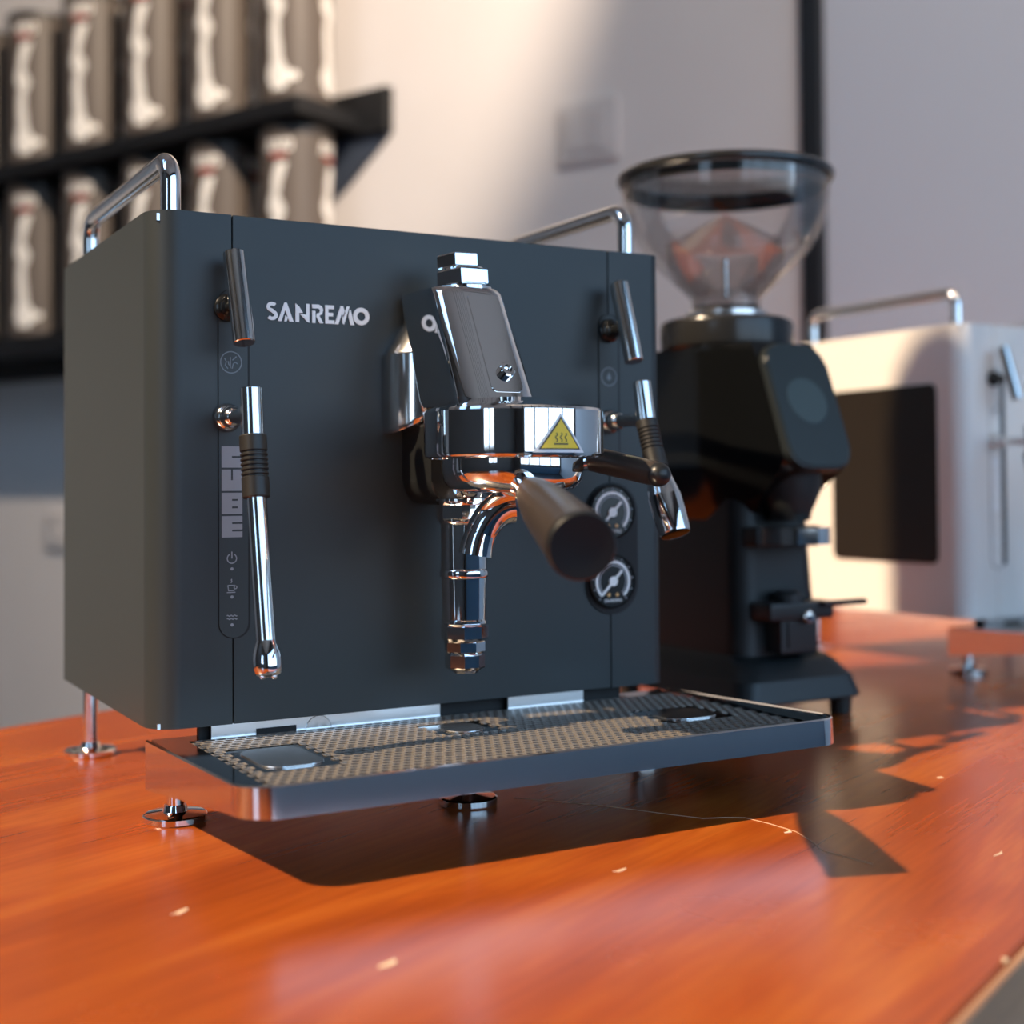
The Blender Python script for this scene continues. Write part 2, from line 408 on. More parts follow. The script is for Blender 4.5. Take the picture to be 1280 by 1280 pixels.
# ------------------------------------------------------------------ table
TA0, TA1, TB0, TB1 = -.75, AW - .006, -.446, .352
tbl = thing('table', 'long reddish orange varnished wooden table carrying the coffee machines', 'table', A_ * ((TA0 + TA1) / 2) + B_ * ((TB0 + TB1) / 2), math.atan2(A_.y, A_.x))
ha, hb = (TA1 - TA0) / 2, (TB1 - TB0) / 2
bm = new(); box(bm, -ha, ha, -hb + .004, hb - .004, -.045, 0, .0015, 1); mk('table_top', bm, 'table_wood', tbl)
bm = new(); box(bm, -ha, ha, -hb, -hb + .0039, -.045, -.0012, .001, 1); mk('edge_band', bm, 'edge_wood', tbl)
bm = new(); box(bm, -ha, ha, hb - .0039, hb, -.045, -.0012, .001, 1); mk('edge_band', bm, 'edge_wood', tbl)
for sx in (-1, 1):
    for sy in (-1, 1):
        bm = new(); box(bm, sx * (ha - .04) - .03, sx * (ha - .04) + .03, sy * (hb - .04) - .03, sy * (hb - .04) + .03, ZF, -.045, .003, 1)
        mk('leg', bm, 'edge_wood', tbl)
tinv = (Matrix.Translation(tbl.location) @ Matrix.Rotation(math.atan2(A_.y, A_.x), 4, 'Z')).inverted()
def onT(x, y, z=0): return tinv @ Vector((x, y, z))
for (x, y, L, wd, an) in ((.293, -.185, .0065, .0024, 20), (.026, -.2578, .011, .0034, 25), (-.0265, -.1517, .009, .0026, 35), (.1756, -.1983, .008, .0016, 12),
                      (.2354, -.3771, .006, .002, 40), (.4643, -.1322, .005, .003, 5), (.355, -.272, .012, .0012, 20)):
    bm = new(); c = onT(x, y); pts = []
    for k in range(9):
        a = 2 * PI * k / 9; r = 1 + .25 * math.sin(3.1 * k + L * 900)
        pts.append((L / 2 * math.cos(a) * r, wd / 2 * math.sin(a) * r + .0006 * math.cos(2 * a)))
    prism(bm, pts, .00002, .0003, Matrix.Translation(c) @ Matrix.Rotation(math.radians(an) - math.atan2(A_.y, A_.x), 4, 'Z'))
    mk('chip', bm, 'flake', tbl)
bm = new()
tube(bm, [onT(x, y, .0001) for x, y in ((.206, -.040), (.224, -.062), (.243, -.088), (.262, -.122), (.272, -.138), (.284, -.143), (.293, -.149), (.296, -.166), (.297, -.187), (.291, -.205), (.283, -.222), (.285, -.236), (.2875, -.2528))], .00022, 6)
mk('scratch', bm, 'scratch', tbl)

# ------------------------------------------------------------------ espresso machine
GX = .174
def machine(name, label, loc, paint, white=False):
    T = thing(name, label, 'coffee machine', loc, 0, 'twin espresso machines')
    W, D, Z0, Z1 = .3475, .244, .053, .343
    S1, S2 = .0463, .3035
    # shell: wrap round sides, corners and back, open at the front between the seams
    def arc(cx, cy, r, a0, a1, n=8): return [(cx + r * math.cos(math.radians(a0 + (a1 - a0) * k / n)), cy + r * math.sin(math.radians(a0 + (a1 - a0) * k / n))) for k in range(n + 1)]
    RL = .018
    outer = [(S1 - .0004, 0)] + arc(RL, RL, RL, 270, 180) + arc(.006, D - .006, .006, 180, 90, 4) + arc(W - .006, D - .006, .006, 90, 0, 4) + arc(W - RL * .55, RL * .55, RL * .55, 0, -90) + [(S2 + .0004, 0)]
    inner = [(S1 - .0004, .004), (.022, .004), (.004, .022), (.004, D - .004), (W - .004, D - .004), (W - .004, .02), (W - .02, .004), (S2 + .0004, .004)]
    bm = new(); prism(bm, outer + inner[::-1], Z0, Z1, bev=0)
    mk('shell', bm, paint, T)
    bm = new(); box(bm, S1 - .003, S2 + .003, .0042, D - .005, Z0 + .002, Z1 - .001); mk('inner_frame', bm, 'dark_void', T)
    bm = new(); box(bm, .0045, W - .0045, .0045, D - .0045, Z1 - .006, Z1 - .002); mk('top_deck', bm, 'steel_brushed', T)
    bm = new(); box(bm, .0045, W - .0045, .0045, D - .0045, Z0, Z0 + .003); mk('bottom_plate', bm, 'steel_plate', T)
    fp = None
    bm = new(); box(bm, S1 + .0004, S2 - .0004, 0, .004, Z0, Z1, .0003, 1); fp = mk('front_panel', bm, paint, T)
    # control strips
    def strip(x0, x1, z0, z1, slit):
        rr = (x1 - x0) / 2
        bm = new(); prism(bm, rrect(x0 - .0002, x1 + .0014, z0 - .0006, z1 + .0006, rr), -.0001, .0003, FRONT(0)); mk('strip_gap', bm, 'dark_void', T)
        bm = new(); prism(bm, rrect(x0, x1, z0, z1, rr, 8), 0, .0009, FRONT(0)); return mk('control_strip', bm, paint, T)
    SL = strip(.0381, .0551, .1019, .300, 1)
    SR = strip(.2955, .3105, .196, .300, 1)
    if white:
        bm = new(); prism(bm, rrect(.0535, .0585, .105, .293, .0024), .0002, .0016, FRONT(0)); mk('slit', bm, 'dark_void', SL)
        bm = new(); prism(bm, rrect(.032, .180, .106, .286, .008), .0002, .0012, SIDE(0)); mk('side_window', bm, 'side_glass', T)
    F = FRONT(-.0009); PH = (.00002, .00016)
    col = 'print_grey' if not white else 'sticker_white'
    # vertical CUBE wordmark: four blocks with slits
    blk = [(.2105 - .0132 * k, .2105 - .0132 * k - .0121) for k in range(4)]
    x0, x1 = .0396, .0517; xm = (x0 + x1) / 2; s = .0011
    def blockletter(rects):
        bm = new()
        for (a, b, c, d) in rects: prism(bm, [(a, c), (b, c), (b, d), (a, d)], *PH, F)
        mk('wordmark_letter', bm, col, SL, smooth=False)
    zt, zb = blk[0]; zm = (zt + zb) / 2
    blockletter([(x0, xm, zb, zt), (xm, x1, zm + s / 2, zt), (xm, x1, zb, zm - s / 2)])
    zt, zb = blk[1]; zm = (zt + zb) / 2
    blockletter([(x0, x1, zb, zm), (x0, xm - s / 2, zm, zt), (xm + s / 2, x1, zm, zt)])
    zt, zb = blk[2]; h = zt - zb; q = x1 - .0026
    blockletter([(x0, xm, zb, zt), (q, x1, zb, zt), (xm, q, zb, zb + .27 * h), (xm, q, zb + .36 * h, zb + .62 * h), (xm, q, zb + .71 * h, zt)])
    zt, zb = blk[3]; h = zt - zb
    blockletter([(x0, xm, zb, zt), (xm, x1, zb, zb + .27 * h), (xm, x1, zb + .36 * h, zb + .62 * h), (xm, x1, zb + .71 * h, zt)])
    # icons
    cx = .0455
    bm = new(); ringpoly(bm, cx, .1468, .0024, .0030, 118, 422, *PH, F); stroke(bm, [(cx, .1468), (cx, .1507)], .0006, *PH, F); mk('power_icon', bm, col, SL)
    bm = new(); stroke(bm, [(cx - .0024, .1316), (cx - .002, .1286), (cx + .0012, .1286), (cx + .0016, .1316), (cx - .0024, .1316)], .0006, *PH, F)
    ringpoly(bm, cx + .002, .1304, .0006, .0011, 0, 360, *PH, F, 14); stroke(bm, [(cx - .003, .1276), (cx + .002, .1276)], .0005, *PH, F); stroke(bm, [(cx - .0006, .133), (cx, .1338), (cx - .0004, .1346), (cx, .1352)], .0006, *PH, F)
    mk('cup_icon', bm, col, SL)
    bm = new()
    for dz in (0, .0018): stroke(bm, [(cx - .003 + .0005 * k, .1126 + dz + .0004 * math.sin(k * 1.57)) for k in range(13)], .0005, *PH, F)
    mk('wave_icon', bm, col, SL)
    for z in (.1409, .125, .1092):
        bm = new(); prism(bm, [(cx + .0009 * math.cos(2 * PI * k / 14), z + .0009 * math.sin(2 * PI * k / 14)) for k in range(14)], *PH, F); mk('indicator_dot', bm, col, SL)
    bm = new(); ringpoly(bm, cx - .0002, .2584, .0058, .0064, 0, 360, *PH, F)
    for pts in (((-.004, .0022), (-.003, .0004), (-.0036, -.002), (-.002, -.0036)), ((-.0006, .003), (-.0006, -.0034)), ((.0006, .0012), (.003, .0034)), ((.0004, -.0036), (.001, -.001), (.0022, .0002), (.0036, -.0008)), ((-.0018, .0006), (-.0016, -.0012), (-.0008, -.002))):
        stroke(bm, [(cx + a, .2584 + b) for a, b in pts], .0006, *PH, F)
    mk('steam_icon', bm, 'print_dim', SL)
    bm = new(); ringpoly(bm, .3031, .2588, .0056, .0063, 0, 360, *PH, F)
    prism(bm, [(.3031 + .0016 * math.sin(t) * (1 if t else 1), .2582 - .0018 * math.cos(t)) for t in [PI * k / 6 for k in range(-5, 6)]] + [(.3031, .2622)], *PH, F)
    mk('water_icon', bm, 'print_dim', SR)
    # logo
    G = FRONT(0); LX0, LX1, LZ0, LZ1 = .0663, .1312, .2836, .2946
    sx = (LX1 - LX0) / 6.9; sz = (LZ1 - LZ0) / 1.1
    def LP(pts): return [(LX0 + x * sx, LZ0 + z * sz) for x, z in pts]
    def letter(polys, strokes=(), rings=()):
        bm = new()
        for q in polys: prism(bm, LP(q), .0001, .0007, G)
        for q, wd in strokes: stroke(bm, LP(q), wd * sx, .0001, .0007, G)
        for (x, z, r0, r1) in rings: ringpoly(bm, LX0 + x * sx, LZ0 + z * sz, r0 * sx, r1 * sx, 0, 360, .0001, .0007, G)
        mk('logo_letter', bm, 'print_white', fp, smooth=False)
    S = []
    for k in range(13):
        a = math.radians(35 + 235 * k / 12); S.append((.38 + .24 * math.cos(a), .80 + .19 * math.sin(a)))
    for k in range(1, 13):
        a = math.radians(90 - 235 * k / 12); S.append((.38 + .26 * math.cos(a), .33 + .20 * math.sin(a)))
    letter([], [(S, .22)])
    letter([[(.75, 0), (1.18, 1.1), (1.34, 1.1), (1.78, 0), (1.5, 0), (1.24, .66), (.98, 0)], [(1.16, .0), (1.32, .0), (1.42, .22), (1.24, .36)]])
    letter([[(1.90, 0), (1.90, 1.1), (2.14, .92), (2.40, .55), (2.14, .55), (2.14, 0)], [(2.62, 1.1), (2.82, 1.1), (2.82, 0), (2.66, .06), (2.2, .48), (2.62, .46)]])
    letter([[(3.0, 0), (3.0, .72), (3.22, .72), (3.22, 0)], [(3.0, .86), (3.0, 1.1), (3.45, 1.1), (3.66, 1.0), (3.74, .78), (3.66, .55), (3.48, .44), (3.76, 0), (3.50, 0), (3.26, .40), (3.32, .58), (3.48, .62), (3.52, .76), (3.44, .87)]])
    letter([[(3.86, 0), (3.86, 1.1), (4.46, 1.1), (4.46, .88), (4.09, .88), (4.09, .66), (4.40, .66), (4.40, .45), (4.09, .45), (4.09, .22), (4.48, .22), (4.48, 0)]])
    letter([[(4.50, 0), (4.90, 1.1), (5.08, 1.1), (5.22, .72), (5.10, .45), (4.98, .62), (4.76, 0)], [(5.02, 0.1), (5.14, 0), (5.52, 1.1), (5.34, 1.1), (5.02, .42)], [(5.50, .9), (5.60, .9), (5.84, 0), (5.58, 0), (5.44, .5)]])
    letter([], [], [(6.32, .55, .28, .56)])
    # cup rails
    for x in (.0165, .3315):
        bm = new(); tube(bm, fillet([(x, .020, Z1 - .005), (x, .020, .3765), (x, .228, .3765), (x, .228, Z1 - .005)], .014), .0057, 18); mk('cup_rail', bm, 'chrome', T)
    # legs
    for x in (.0165, W - .0165):
        for y in (.012, .230):
            bm = new(); cyl(bm, (x, y, .003), (x, y, Z0 + .001 if y > .1 else .034), .0050, seg=24); lg = mk('leg', bm, 'chrome', T)
            bm = new(); lathe(bm, [(0, .0), (.0172, 0), (.0178, .0008), (.0178, .0036), (.0165, .0046), (.007, .0056), (.0062, .009), (0, .009)], 40, Matrix.Translation((x, y, 0))); mk('foot', bm, 'chrome', lg)
    # valve levers and wands
    for x in (.043, .303):
        bm = new(); lathe(bm, [(0, 0), (.0078, 0), (.0078, .0025), (.0064, .004), (.005, .0044), (.005, .007), (.0036, .0075), (.0036, .024), (0, .024)], 28, align((x, -.0008, .2892), (x, -1, .2892))); v = mk('valve_pivot', bm, 'gauge_black', T)
        bm = new(); cyl(bm, (x, -.0135, .3190), (x + .001, -.0290, .2665), .00615, seg=32, bev=.0005); mk('valve_lever', bm, 'chrome_worn', v)
    # steam wand
    bm = new(); lathe(bm, [(0, 0), (.0082, 0), (.0082, .002), (.0074, .004), (.0062, .005), (.0062, .009), (0, .012)], 28, align((.043, -.0008, .2268), (.043, -1, .2268))); ball(bm, (.043, -.010, .2266), .0062); tube(bm, [(.043, -.008, .2266), (.043, -.030, .2262), (.043, -.045, .2255)], .0040); pv = mk('wand_joint', bm, 'chrome_worn', T)
    bm = new(); cyl(bm, (.043, -.0432, .2410), (.043, -.0462, .2120), .0060, seg=30); mk('wand_grip', bm, 'chrome_worn', pv)
    bm = new(); MXw = align((.043, -.0456, .2150), (.043, -.0512, .1815)); prof = [(0, 0), (.0070, 0), (.0074, .0006), (.0074, .0085)]
    for k in range(6): z = .0085 + k * .0026; prof += [(.0074, z), (.0066, z + .0005), (.0066, z + .0012), (.0074, z + .0017)]
    prof += [(.0074, .0335), (.0070, .034), (0, .034)]
    lathe(bm, prof, 32, MXw); mk('wand_sleeve', bm, 'rubber', pv)
    bm = new(); cyl(bm, (.043, -.0508, .1840), (.0436, -.0645, .1060), .0053, .0053, 30); wt = mk('steam_wand', bm, 'chrome_worn', T)
    bm = new(); lathe(bm, [(0, 0), (.0054, 0), (.0076, .0065), (.0079, .010), (.0078, .0145), (.0070, .0170), (.0064, .0178), (.004, .0190), (0, .0193)], 30, align((.0436, -.0643, .1066), (.0438, -.0672, .0895)))
    for k in range(4):
        a = k * PI / 2 + .5; ball(bm, (.0438 + .0042 * math.cos(a), -.0668 + .0042 * math.sin(a), .0885), .0016, 10)
    mk('wand_tip', bm, 'chrome', wt)
    # hot water wand
    bm = new(); lathe(bm, [(0, 0), (.0082, 0), (.0082, .002), (.0074, .004), (.0062, .005), (.0062, .009), (0, .012)], 28, align((.303, -.0008, .229), (.303, -1, .229))); ball(bm, (.303, -.010, .229), .0062); tube(bm, [(.303, -.008, .229), (.303, -.028, .2287), (.303, -.043, .228)], .0042); pv = mk('wand_joint', bm, 'chrome_worn', T)
    bm = new(); cyl(bm, (.303, -.0385, .2525), (.303, -.0440, .2260), .0060, seg=30); mk('wand_grip', bm, 'chrome_worn', pv)
    bm = new(); MXw = align((.303, -.0436, .2275), (.303, -.0545, .1960)); prof = [(0, 0), (.0066, 0), (.0070, .0006), (.0070, .0055)]
    for k in range(6): z = .0055 + k * .0026; prof += [(.0070, z), (.0063, z + .0005), (.0063, z + .0012), (.0070, z + .0017)]
    prof += [(.0072, .027), (.0076, .032), (0, .0325)]
    lathe(bm, prof, 32, MXw); mk('wand_sleeve', bm, 'rubber', pv)
    bm = new(); lathe(bm, [(0, 0), (.0062, 0), (.0074, .006), (.0100, .021), (.0104, .0232), (.0104, .036), (.0098, .046), (.0092, .0475), (.0086, .0472), (0, .0465)], 36, align((.303, -.0530, .1995), (.3032, -.0745, .1530))); mk('water_spout', bm, 'chrome', T)
    # pressure gauges in a black pill recess
    bm = new(); prism(bm, rrect(.2838, .3248, .1014, .1885, .0204, 10), 0, .0012, FRONT(0)); gp = mk('gauge_bezel', bm, 'dark_void', T)
    for (cz, hang, two) in ((.1690, 45, 0), (.1235, 45, 1)):
        cxg = .3028; Y = FRONT(-.0012)
        bm = new(); lathe(bm, [(0, 0), (.0178, 0), (.0178, .0030), (.0168, .0040), (.0164, .0026), (0, .0026)], 40, align((cxg, -.0012, cz), (cxg, -1, cz))); gg = mk('pressure_gauge', bm, 'gauge_black', T)
        Yd = FRONT(-.0012 - .0026)
        bm = new(); ringpoly(bm, cxg, cz, .0118, .0136, -48, 228, .0001, .0003, Yd, 40); mk('dial_scale', bm, 'print_white', gg)
        bm = new(); ringpoly(bm, cxg, cz, .0100, .0108, -48, 228, .0001, .0003, Yd, 40); mk('dial_band', bm, 'print_grey', gg)
        bm = new()
        for k in range(11):
            a = math.radians(-48 + 27.6 * k); prism(bm, [(cxg + .0154 * math.cos(a) + .0006 * math.cos(b), cz + .0154 * math.sin(a) + .0006 * math.sin(b)) for b in [k2 * PI / 4 for k2 in range(8)]], .0001, .0003, Yd)
        mk('dial_numerals', bm, 'print_grey', gg)
        bm = new(); a = math.radians(hang); c_, s_ = math.cos(a), math.sin(a)
        stroke(bm, [(cxg - .0125 * c_, cz - .0125 * s_), (cxg + .0095 * c_, cz + .0095 * s_)], .0017, .0006, .0010, Yd)
        prism(bm, [(cxg + .0032 * math.cos(2 * PI * k / 20), cz + .0032 * math.sin(2 * PI * k / 20)) for k in range(20)], .0006, .0012, Yd); mk('needle', bm, 'print_white', gg)
        for dx in (-.0032, .0034):
            bm = new(); prism(bm, [(cxg + dx + .0012 * math.cos(2 * PI * k / 14), cz - .0090 + .0012 * math.sin(2 * PI * k / 14)) for k in range(14)], .0001, .0004, Yd); mk('dial_dot', bm, 'gold_dot', gg)
        text_part('dial_lettering', 'SANREMO', .0030, Yd @ Matrix.Translation((cxg, cz - .0128, .0002)), 'print_white', gg)
    # ---------------- brew group
    bm = new()
    half = [(.0335, .2185), (.0345, .2215), (.0345, .2655), (.0330, .2680), (.0140, .2985), (.0120, .3000)]
    def loop(ins, y):
        cxz = (0, .26); pts = []
        for sgn in (1, -1):
            L = half if sgn == 1 else half[::-1]
            for (hx, z) in L: pts.append(Vector((GX + sgn * max(.0085, hx - ins), y, z + (ins * .6 if z < .23 else -ins * .6 if z > .29 else 0))))
        return pts
    rings = [[bm.verts.new(v) for v in loop(i, y)] for i, y in ((0, 0), (.0, -.0080), (.0012, -.0130), (.0040, -.0190), (.0080, -.0240), (.0130, -.0275), (.0190, -.0290))]
    n = len(rings[0])
    for a, b in zip(rings, rings[1:]):
        for k in range(n): bm.faces.new((a[k], a[(k + 1) % n], b[(k + 1) % n], b[k]))
    bm.faces.new(rings[0]); bm.faces.new(rings[-1])
    grp = mk('group_mount', bm, 'chrome_satin', T, ang=38)
    # slanted body, level sections
    Tp = Vector((GX, -.0380, .3020)); Bp = Vector((GX, -.0740, .2310))
    def sect(hw, f, bk, r, y, z): return [(GX + a, y - b, z) for a, b in rrect(-hw, hw, -bk, f, [r, r, .006, .006], 8)]
    bm = new(); R_ = []
    for (hw, f, bk, r, t) in ((.0165, .0150, .026, .012, -.03), (.0205, .0195, .034, .0135, .0), (.0215, .0205, .036, .0140, .05), (.0222, .0210, .038, .0140, .5), (.0228, .0215, .040, .0140, .92), (.0222, .0208, .039, .0140, .98), (.0205, .0195, .036, .0130, 1.0)):
        p = Tp.lerp(Bp, t); R_.append([bm.verts.new(v - Vector((.0015, 0, 0))) for v in map(Vector, sect(hw + .0022, f, bk, r + .001, p.y, p.z))])
    for a, b in zip(R_, R_[1:]):
        for k in range(len(a)): bm.faces.new((a[k], a[(k + 1) % len(a)], b[(k + 1) % len(a)], b[k]))
    bm.faces.new(R_[0]); bm.faces.new(R_[-1])
    gb = mk('group_body', bm, 'chrome', T, ang=40)
    f0 = Vector((GX, Tp.lerp(Bp, .05).y - .0205, Tp.lerp(Bp, .05).z)); f1 = Vector((GX, Tp.lerp(Bp, .92).y - .0215, Tp.lerp(Bp, .92).z))
    dz = (f1 - f0).normalized(); nx = dz.cross(Vector((1, 0, 0))).normalized()
    if nx.y > 0: nx = -nx
    MF = Matrix.Identity(4)
    for i in range(3): MF[i][0] = (1, 0, 0)[i]; MF[i][1] = dz[i]; MF[i][2] = nx[i]; MF[i][3] = f0[i]
    Lb = (f1 - f0).length
    bm = new(); prism(bm, rrect(-.0085, .0115, .001, Lb - .003, .003), -.0008, .0006, MF, .0003, 1); mk('reflection_plate', bm, 'chrome', gb)  # raised plate whose outline copies a reflection on the group's front
    bm = new(); lathe(bm, [(0, 0), (.0048, 0), (.0048, .0030), (.0040, .0038), (.0026, .0038), (.0022, .0016), (0, .0016)], 24, MF @ Matrix.Translation((.0030, Lb - .0160, .0004))); mk('screw', bm, 'chrome', gb)
    N0 = Vector((GX + .001, -.0400, .3015)); up_ = Vector((0, .10, 1)).normalized()
    bm = new(); lathe(bm, [(0, -.002), (.0172, -.002), (.0172, .0010), (.0160, .0020), (0, .0020)], 36, align(N0, N0 + up_)); mk('neck_ring', bm, 'chrome', gb)
    def nut(p, r, h, ph):
        bm = new(); lathe(bm, [(0, 0), (r * .93, 0), (r, h * .10), (r, h * .90), (r * .93, h), (0, h)], 6, align(p, p + up_, (1, 0, 0)), ph); return mk('nut', bm, 'chrome', gb, ang=12)
    nut(N0 + up_ * .0020, .0172, .0098, math.radians(-2))
    bm = new(); lathe(bm, [(0, 0), (.0125, 0), (.0130, .0006), (.0125, .0016), (0, .0016)], 32, align(N0 + up_ * .0118, N0 + up_ * .1)); mk('washer', bm, 'chrome', gb)
    nut(N0 + up_ * .0134 + Vector((-.001, .003, 0)), .0138, .0086, math.radians(-6))
    # bell / collar
    CY = -.0998; RC = .0495
    bm = new(); lathe(bm, [(0, .2345), (.024, .2345), (.030, .2320), (.0445, .2300), (.0485, .2285), (RC, .2270), (RC, .2046), (.0488, .2026), (.0470, .2020), (.0460, .2034), (0, .2034)], 72, Matrix.Translation((GX, CY, 0))); cb = mk('group_bell', bm, 'chrome', T)
    # warning sticker wrapped on the bell
    def wrap(bm, poly, dr):
        vs = []
        for x, z in poly:
            a = x / RC; r = RC + dr; vs.append(bm.verts.new((GX + r * math.sin(a), CY - r * math.cos(a), z)))
        return vs
    def sub(poly, n=6):
        out = []
        for i in range(len(poly)):
            a = poly[i]; b = poly[(i + 1) % len(poly)]
            for k in range(n): out.append((a[0] + (b[0] - a[0]) * k / n, a[1] + (b[1] - a[1]) * k / n))
        return out
    def tri(name_, z0, z1, w2, dr, m, par):
        bm = new(); N = 12; rows = []
        for i in range(N + 1):
            t = i / N; z = z0 + (z1 - z0) * t; hw = max(w2 * (1 - t), .0003)
            rows.append(wrap(bm, [(-hw + 2 * hw * k / 8, z) for k in range(9)], dr))
        for a, b in zip(rows, rows[1:]):
            for k in range(8): bm.faces.new((a[k], a[k + 1], b[k + 1], b[k]))
        r2 = [[bm.verts.new(Vector((GX, CY, v.co.z)) + (v.co - Vector((GX, CY, v.co.z))) * (1 - .0002 / RC)) for v in row] for row in (rows[0], rows[-1])]
        for a, b in ((rows[0], r2[0]), (rows[-1], r2[1])):
            for k in range(8): bm.faces.new((a[k], a[k + 1], b[k + 1], b[k]))
        return mk(name_, bm, m, par)
    st = tri('warning_sticker', .2040, .2243, .0158, .00015, 'sticker_white', cb) if not white else None
    if st:
        st.parent = T
        tri('sticker_outline', .2056, .2226, .0128, .00028, 'ink_black', st); tri('sticker_field', .2062, .2212, .0114, .00040, 'yellow', st)
        def wstroke(bm, pts, wd):
            A, B = [], []
            for i in range(len(pts)):
                p0 = Vector(pts[max(i - 1, 0)]); p1 = Vector(pts[min(i + 1, len(pts) - 1)]); d = (p1 - p0).normalized(); nn = Vector((-d.y, d.x)) * wd / 2
                A.append(tuple(Vector(pts[i]) + nn)); B.append(tuple(Vector(pts[i]) - nn))
            a = wrap(bm, A, .00052); b = wrap(bm, B, .00052)
            for k in range(len(a) - 1): bm.faces.new((a[k], a[k + 1], b[k + 1], b[k]))
        bm = new(); wstroke(bm, [(-.0042 + .0021 * k, .2084) for k in range(5)], .0007)
        for dx in (-.0028, 0, .0028): wstroke(bm, [(dx + .0006 * math.sin(k * 1.05), .2096 + .0045 * k / 9) for k in range(10)], .00055)
        mk('hot_surface_symbol', bm, 'ink_black', st)
    # lower bracket and infusion chamber
    bm = new(); prism(bm, rrect(GX - .0215, GX + .0215, .1760, .2240, [.002, .002, .014, .014]), 0, .040, FRONT(0), .002); mk('group_bracket', bm, 'cap_plastic', T)
    CHY = -.0395; CM = Matrix.Translation((GX, CHY, 0))
    bm = new(); lathe(bm, [(0, .205), (.009, .205), (.009, .190), (.012, .184), (.0150, .1805), (.0168, .1795), (.0168, .1780), (.0150, .1775), (.0150, .1665), (.0142, .1650), (.0136, .1645), (.0136, .1385), (.0143, .1378), (.0146, .1368), (.0146, .1345), (.0143, .1335), (.0134, .1330), (.0130, .1090), (.0138, .1080), (.0138, .1068), (.0125, .1060), (0, .1060)], 48, CM); ch = mk('infusion_chamber', bm, 'chrome', T)
    bm = new(); lathe(bm, [(0, .1665), (.0150, .1665), (.0164, .1680), (.0164, .1760), (.0150, .1775), (0, .1775)], 8, CM, .25); mk('nut', bm, 'chrome', ch, ang=15)
    bm = new(); lathe(bm, [(0, .0965), (.0128, .0965), (.0140, .0980), (.0140, .1050), (.0128, .1064), (0, .1064)], 8, CM, .3); mk('nut', bm, 'chrome', ch, ang=15)
    bm = new(); lathe(bm, [(0, .0890), (.0112, .0890), (.0122, .0902), (.0122, .0955), (.0112, .0966), (0, .0966)], 8, CM, .1); mk('nut', bm, 'chrome', ch, ang=15)
    bm = new(); lathe(bm, [(0, .0775), (.0080, .0775), (.0098, .0792), (.0115, .0800), (.0118, .0810), (.0118, .0880), (.0108, .0890), (0, .0890)], 8, CM, .3); mk('drain_nut', bm, 'chrome', ch, ang=15)
    # brew lever
    bm = new(); tube(bm, [(GX + .030, -.066, .199), (.2425, -.072, .2010)], .0052); lv = mk('lever_stub', bm, 'chrome', T)
    bm = new(); lathe(bm, [(0, -.008), (.0060, -.0075), (.0074, -.006), (.0074, .020), (.0070, .060), (.0066, .0665), (0, .0665)], 28, align((.2435, -.0690, .2030), (.2463, -.1335, .1927))); mk('brew_lever', bm, 'handle_plastic', lv)
    bm = new(); ball(bm, (.2464, -.1348, .1925), .0069); mk('lever_knob', bm, 'cap_plastic', lv)
    # portafilter
    PC = Vector((GX, -.0980, 0)); tip = Vector((.1205, -.2535, .1602)); hs = Vector((GX, -.0980, .1945)); hd = (tip - hs).normalized()
    bm = new(); lathe(bm, [(0, .2030), (.0392, .2030), (.0394, .1960), (.0385, .1900), (.0350, .1858), (.0290, .1838), (.0120, .1832), (.0090, .1800), (.0085, .1730), (0, .1730)], 64, Matrix.Translation((PC.x, PC.y, 0))); pf = mk('portafilter', bm, 'chrome', T)
    Lh = (tip - hs).length
    bm = new(); lathe(bm, [(0, .030), (.0080, .030), (.0072, .044), (.0068, .050), (.0078, .0515), (.0078, .0545), (.0066, .056), (0, .056)], 32, align(hs, tip)); mk('handle_neck', bm, 'chrome', pf)
    bm = new(); lathe(bm, [(0, .053), (.0072, .053), (.0084, .056), (.0102, .068), (.0124, .090), (.0138, .115), (.0150, Lh - .014), (.0157, Lh - .006), (.0157, Lh - .0035), (0, Lh - .0035)], 44, align(hs, tip)); hn = mk('handle', bm, 'handle_plastic', pf)
    bm = new(); lathe(bm, [(0, Lh - .0036), (.0155, Lh - .0036), (.0155, Lh - .001), (.0145, Lh), (.0090, Lh - .0004), (0, Lh - .0012)], 44, align(hs, tip)); mk('handle_cap', bm, 'cap_plastic', hn)
    perp = Vector((hd.y, -hd.x, 0)).normalized()
    if perp.x > 0: perp = -perp
    for sg in (1,):
        bm = new(); P0 = Vector((PC.x, PC.y, .1760)); pts = []; rr = []
        for k in range(11):
            t = k / 10; a = t * math.radians(78)
            pts.append(P0 + perp * sg * (.021 * math.sin(a) / math.sin(math.radians(78))) + Vector((0, 0, -.027 * (1 - math.cos(a)) / (1 - math.cos(math.radians(78)))))); rr.append(.0105 - .0025 * t)
        tube(bm, pts, rr, 20, caps=False); tube(bm, list(reversed(pts)), [q - .0011 for q in rr], 20, caps=False)
        mk('spout', bm, 'chrome', pf)
    # chassis strip under the front panel
    bm = new(); box(bm, .0355, .180, .006, .008, .036, .0525); pl = mk('chassis_plate', bm, 'steel_plate', T)
    bm = new(); box(bm, .0355, .180, -.0095, .006, .0345, .0360); mk('ledge', bm, 'steel_plate', pl)
    bm = new(); box(bm, .062, .086, .0052, .0062, .0445, .0480); mk('slot', bm, 'dark_void', pl)
    bm = new(); lathe(bm, [(0, 0), (.0085, 0), (.0080, .0004), (0, .0004)], 24, align((.100, .0061, .0440), (.100, -1, .0440))); mk('drain_cover', bm, 'steel_brushed', pl)
    bm = new(); box(bm, .2285, .285, .006, .008, .036, .0525); mk('chassis_plate', bm, 'steel_plate', T)
    bm = new(); box(bm, .234, .262, -.008, .006, .041, .0425); mk('ledge', bm, 'steel_brushed', T)
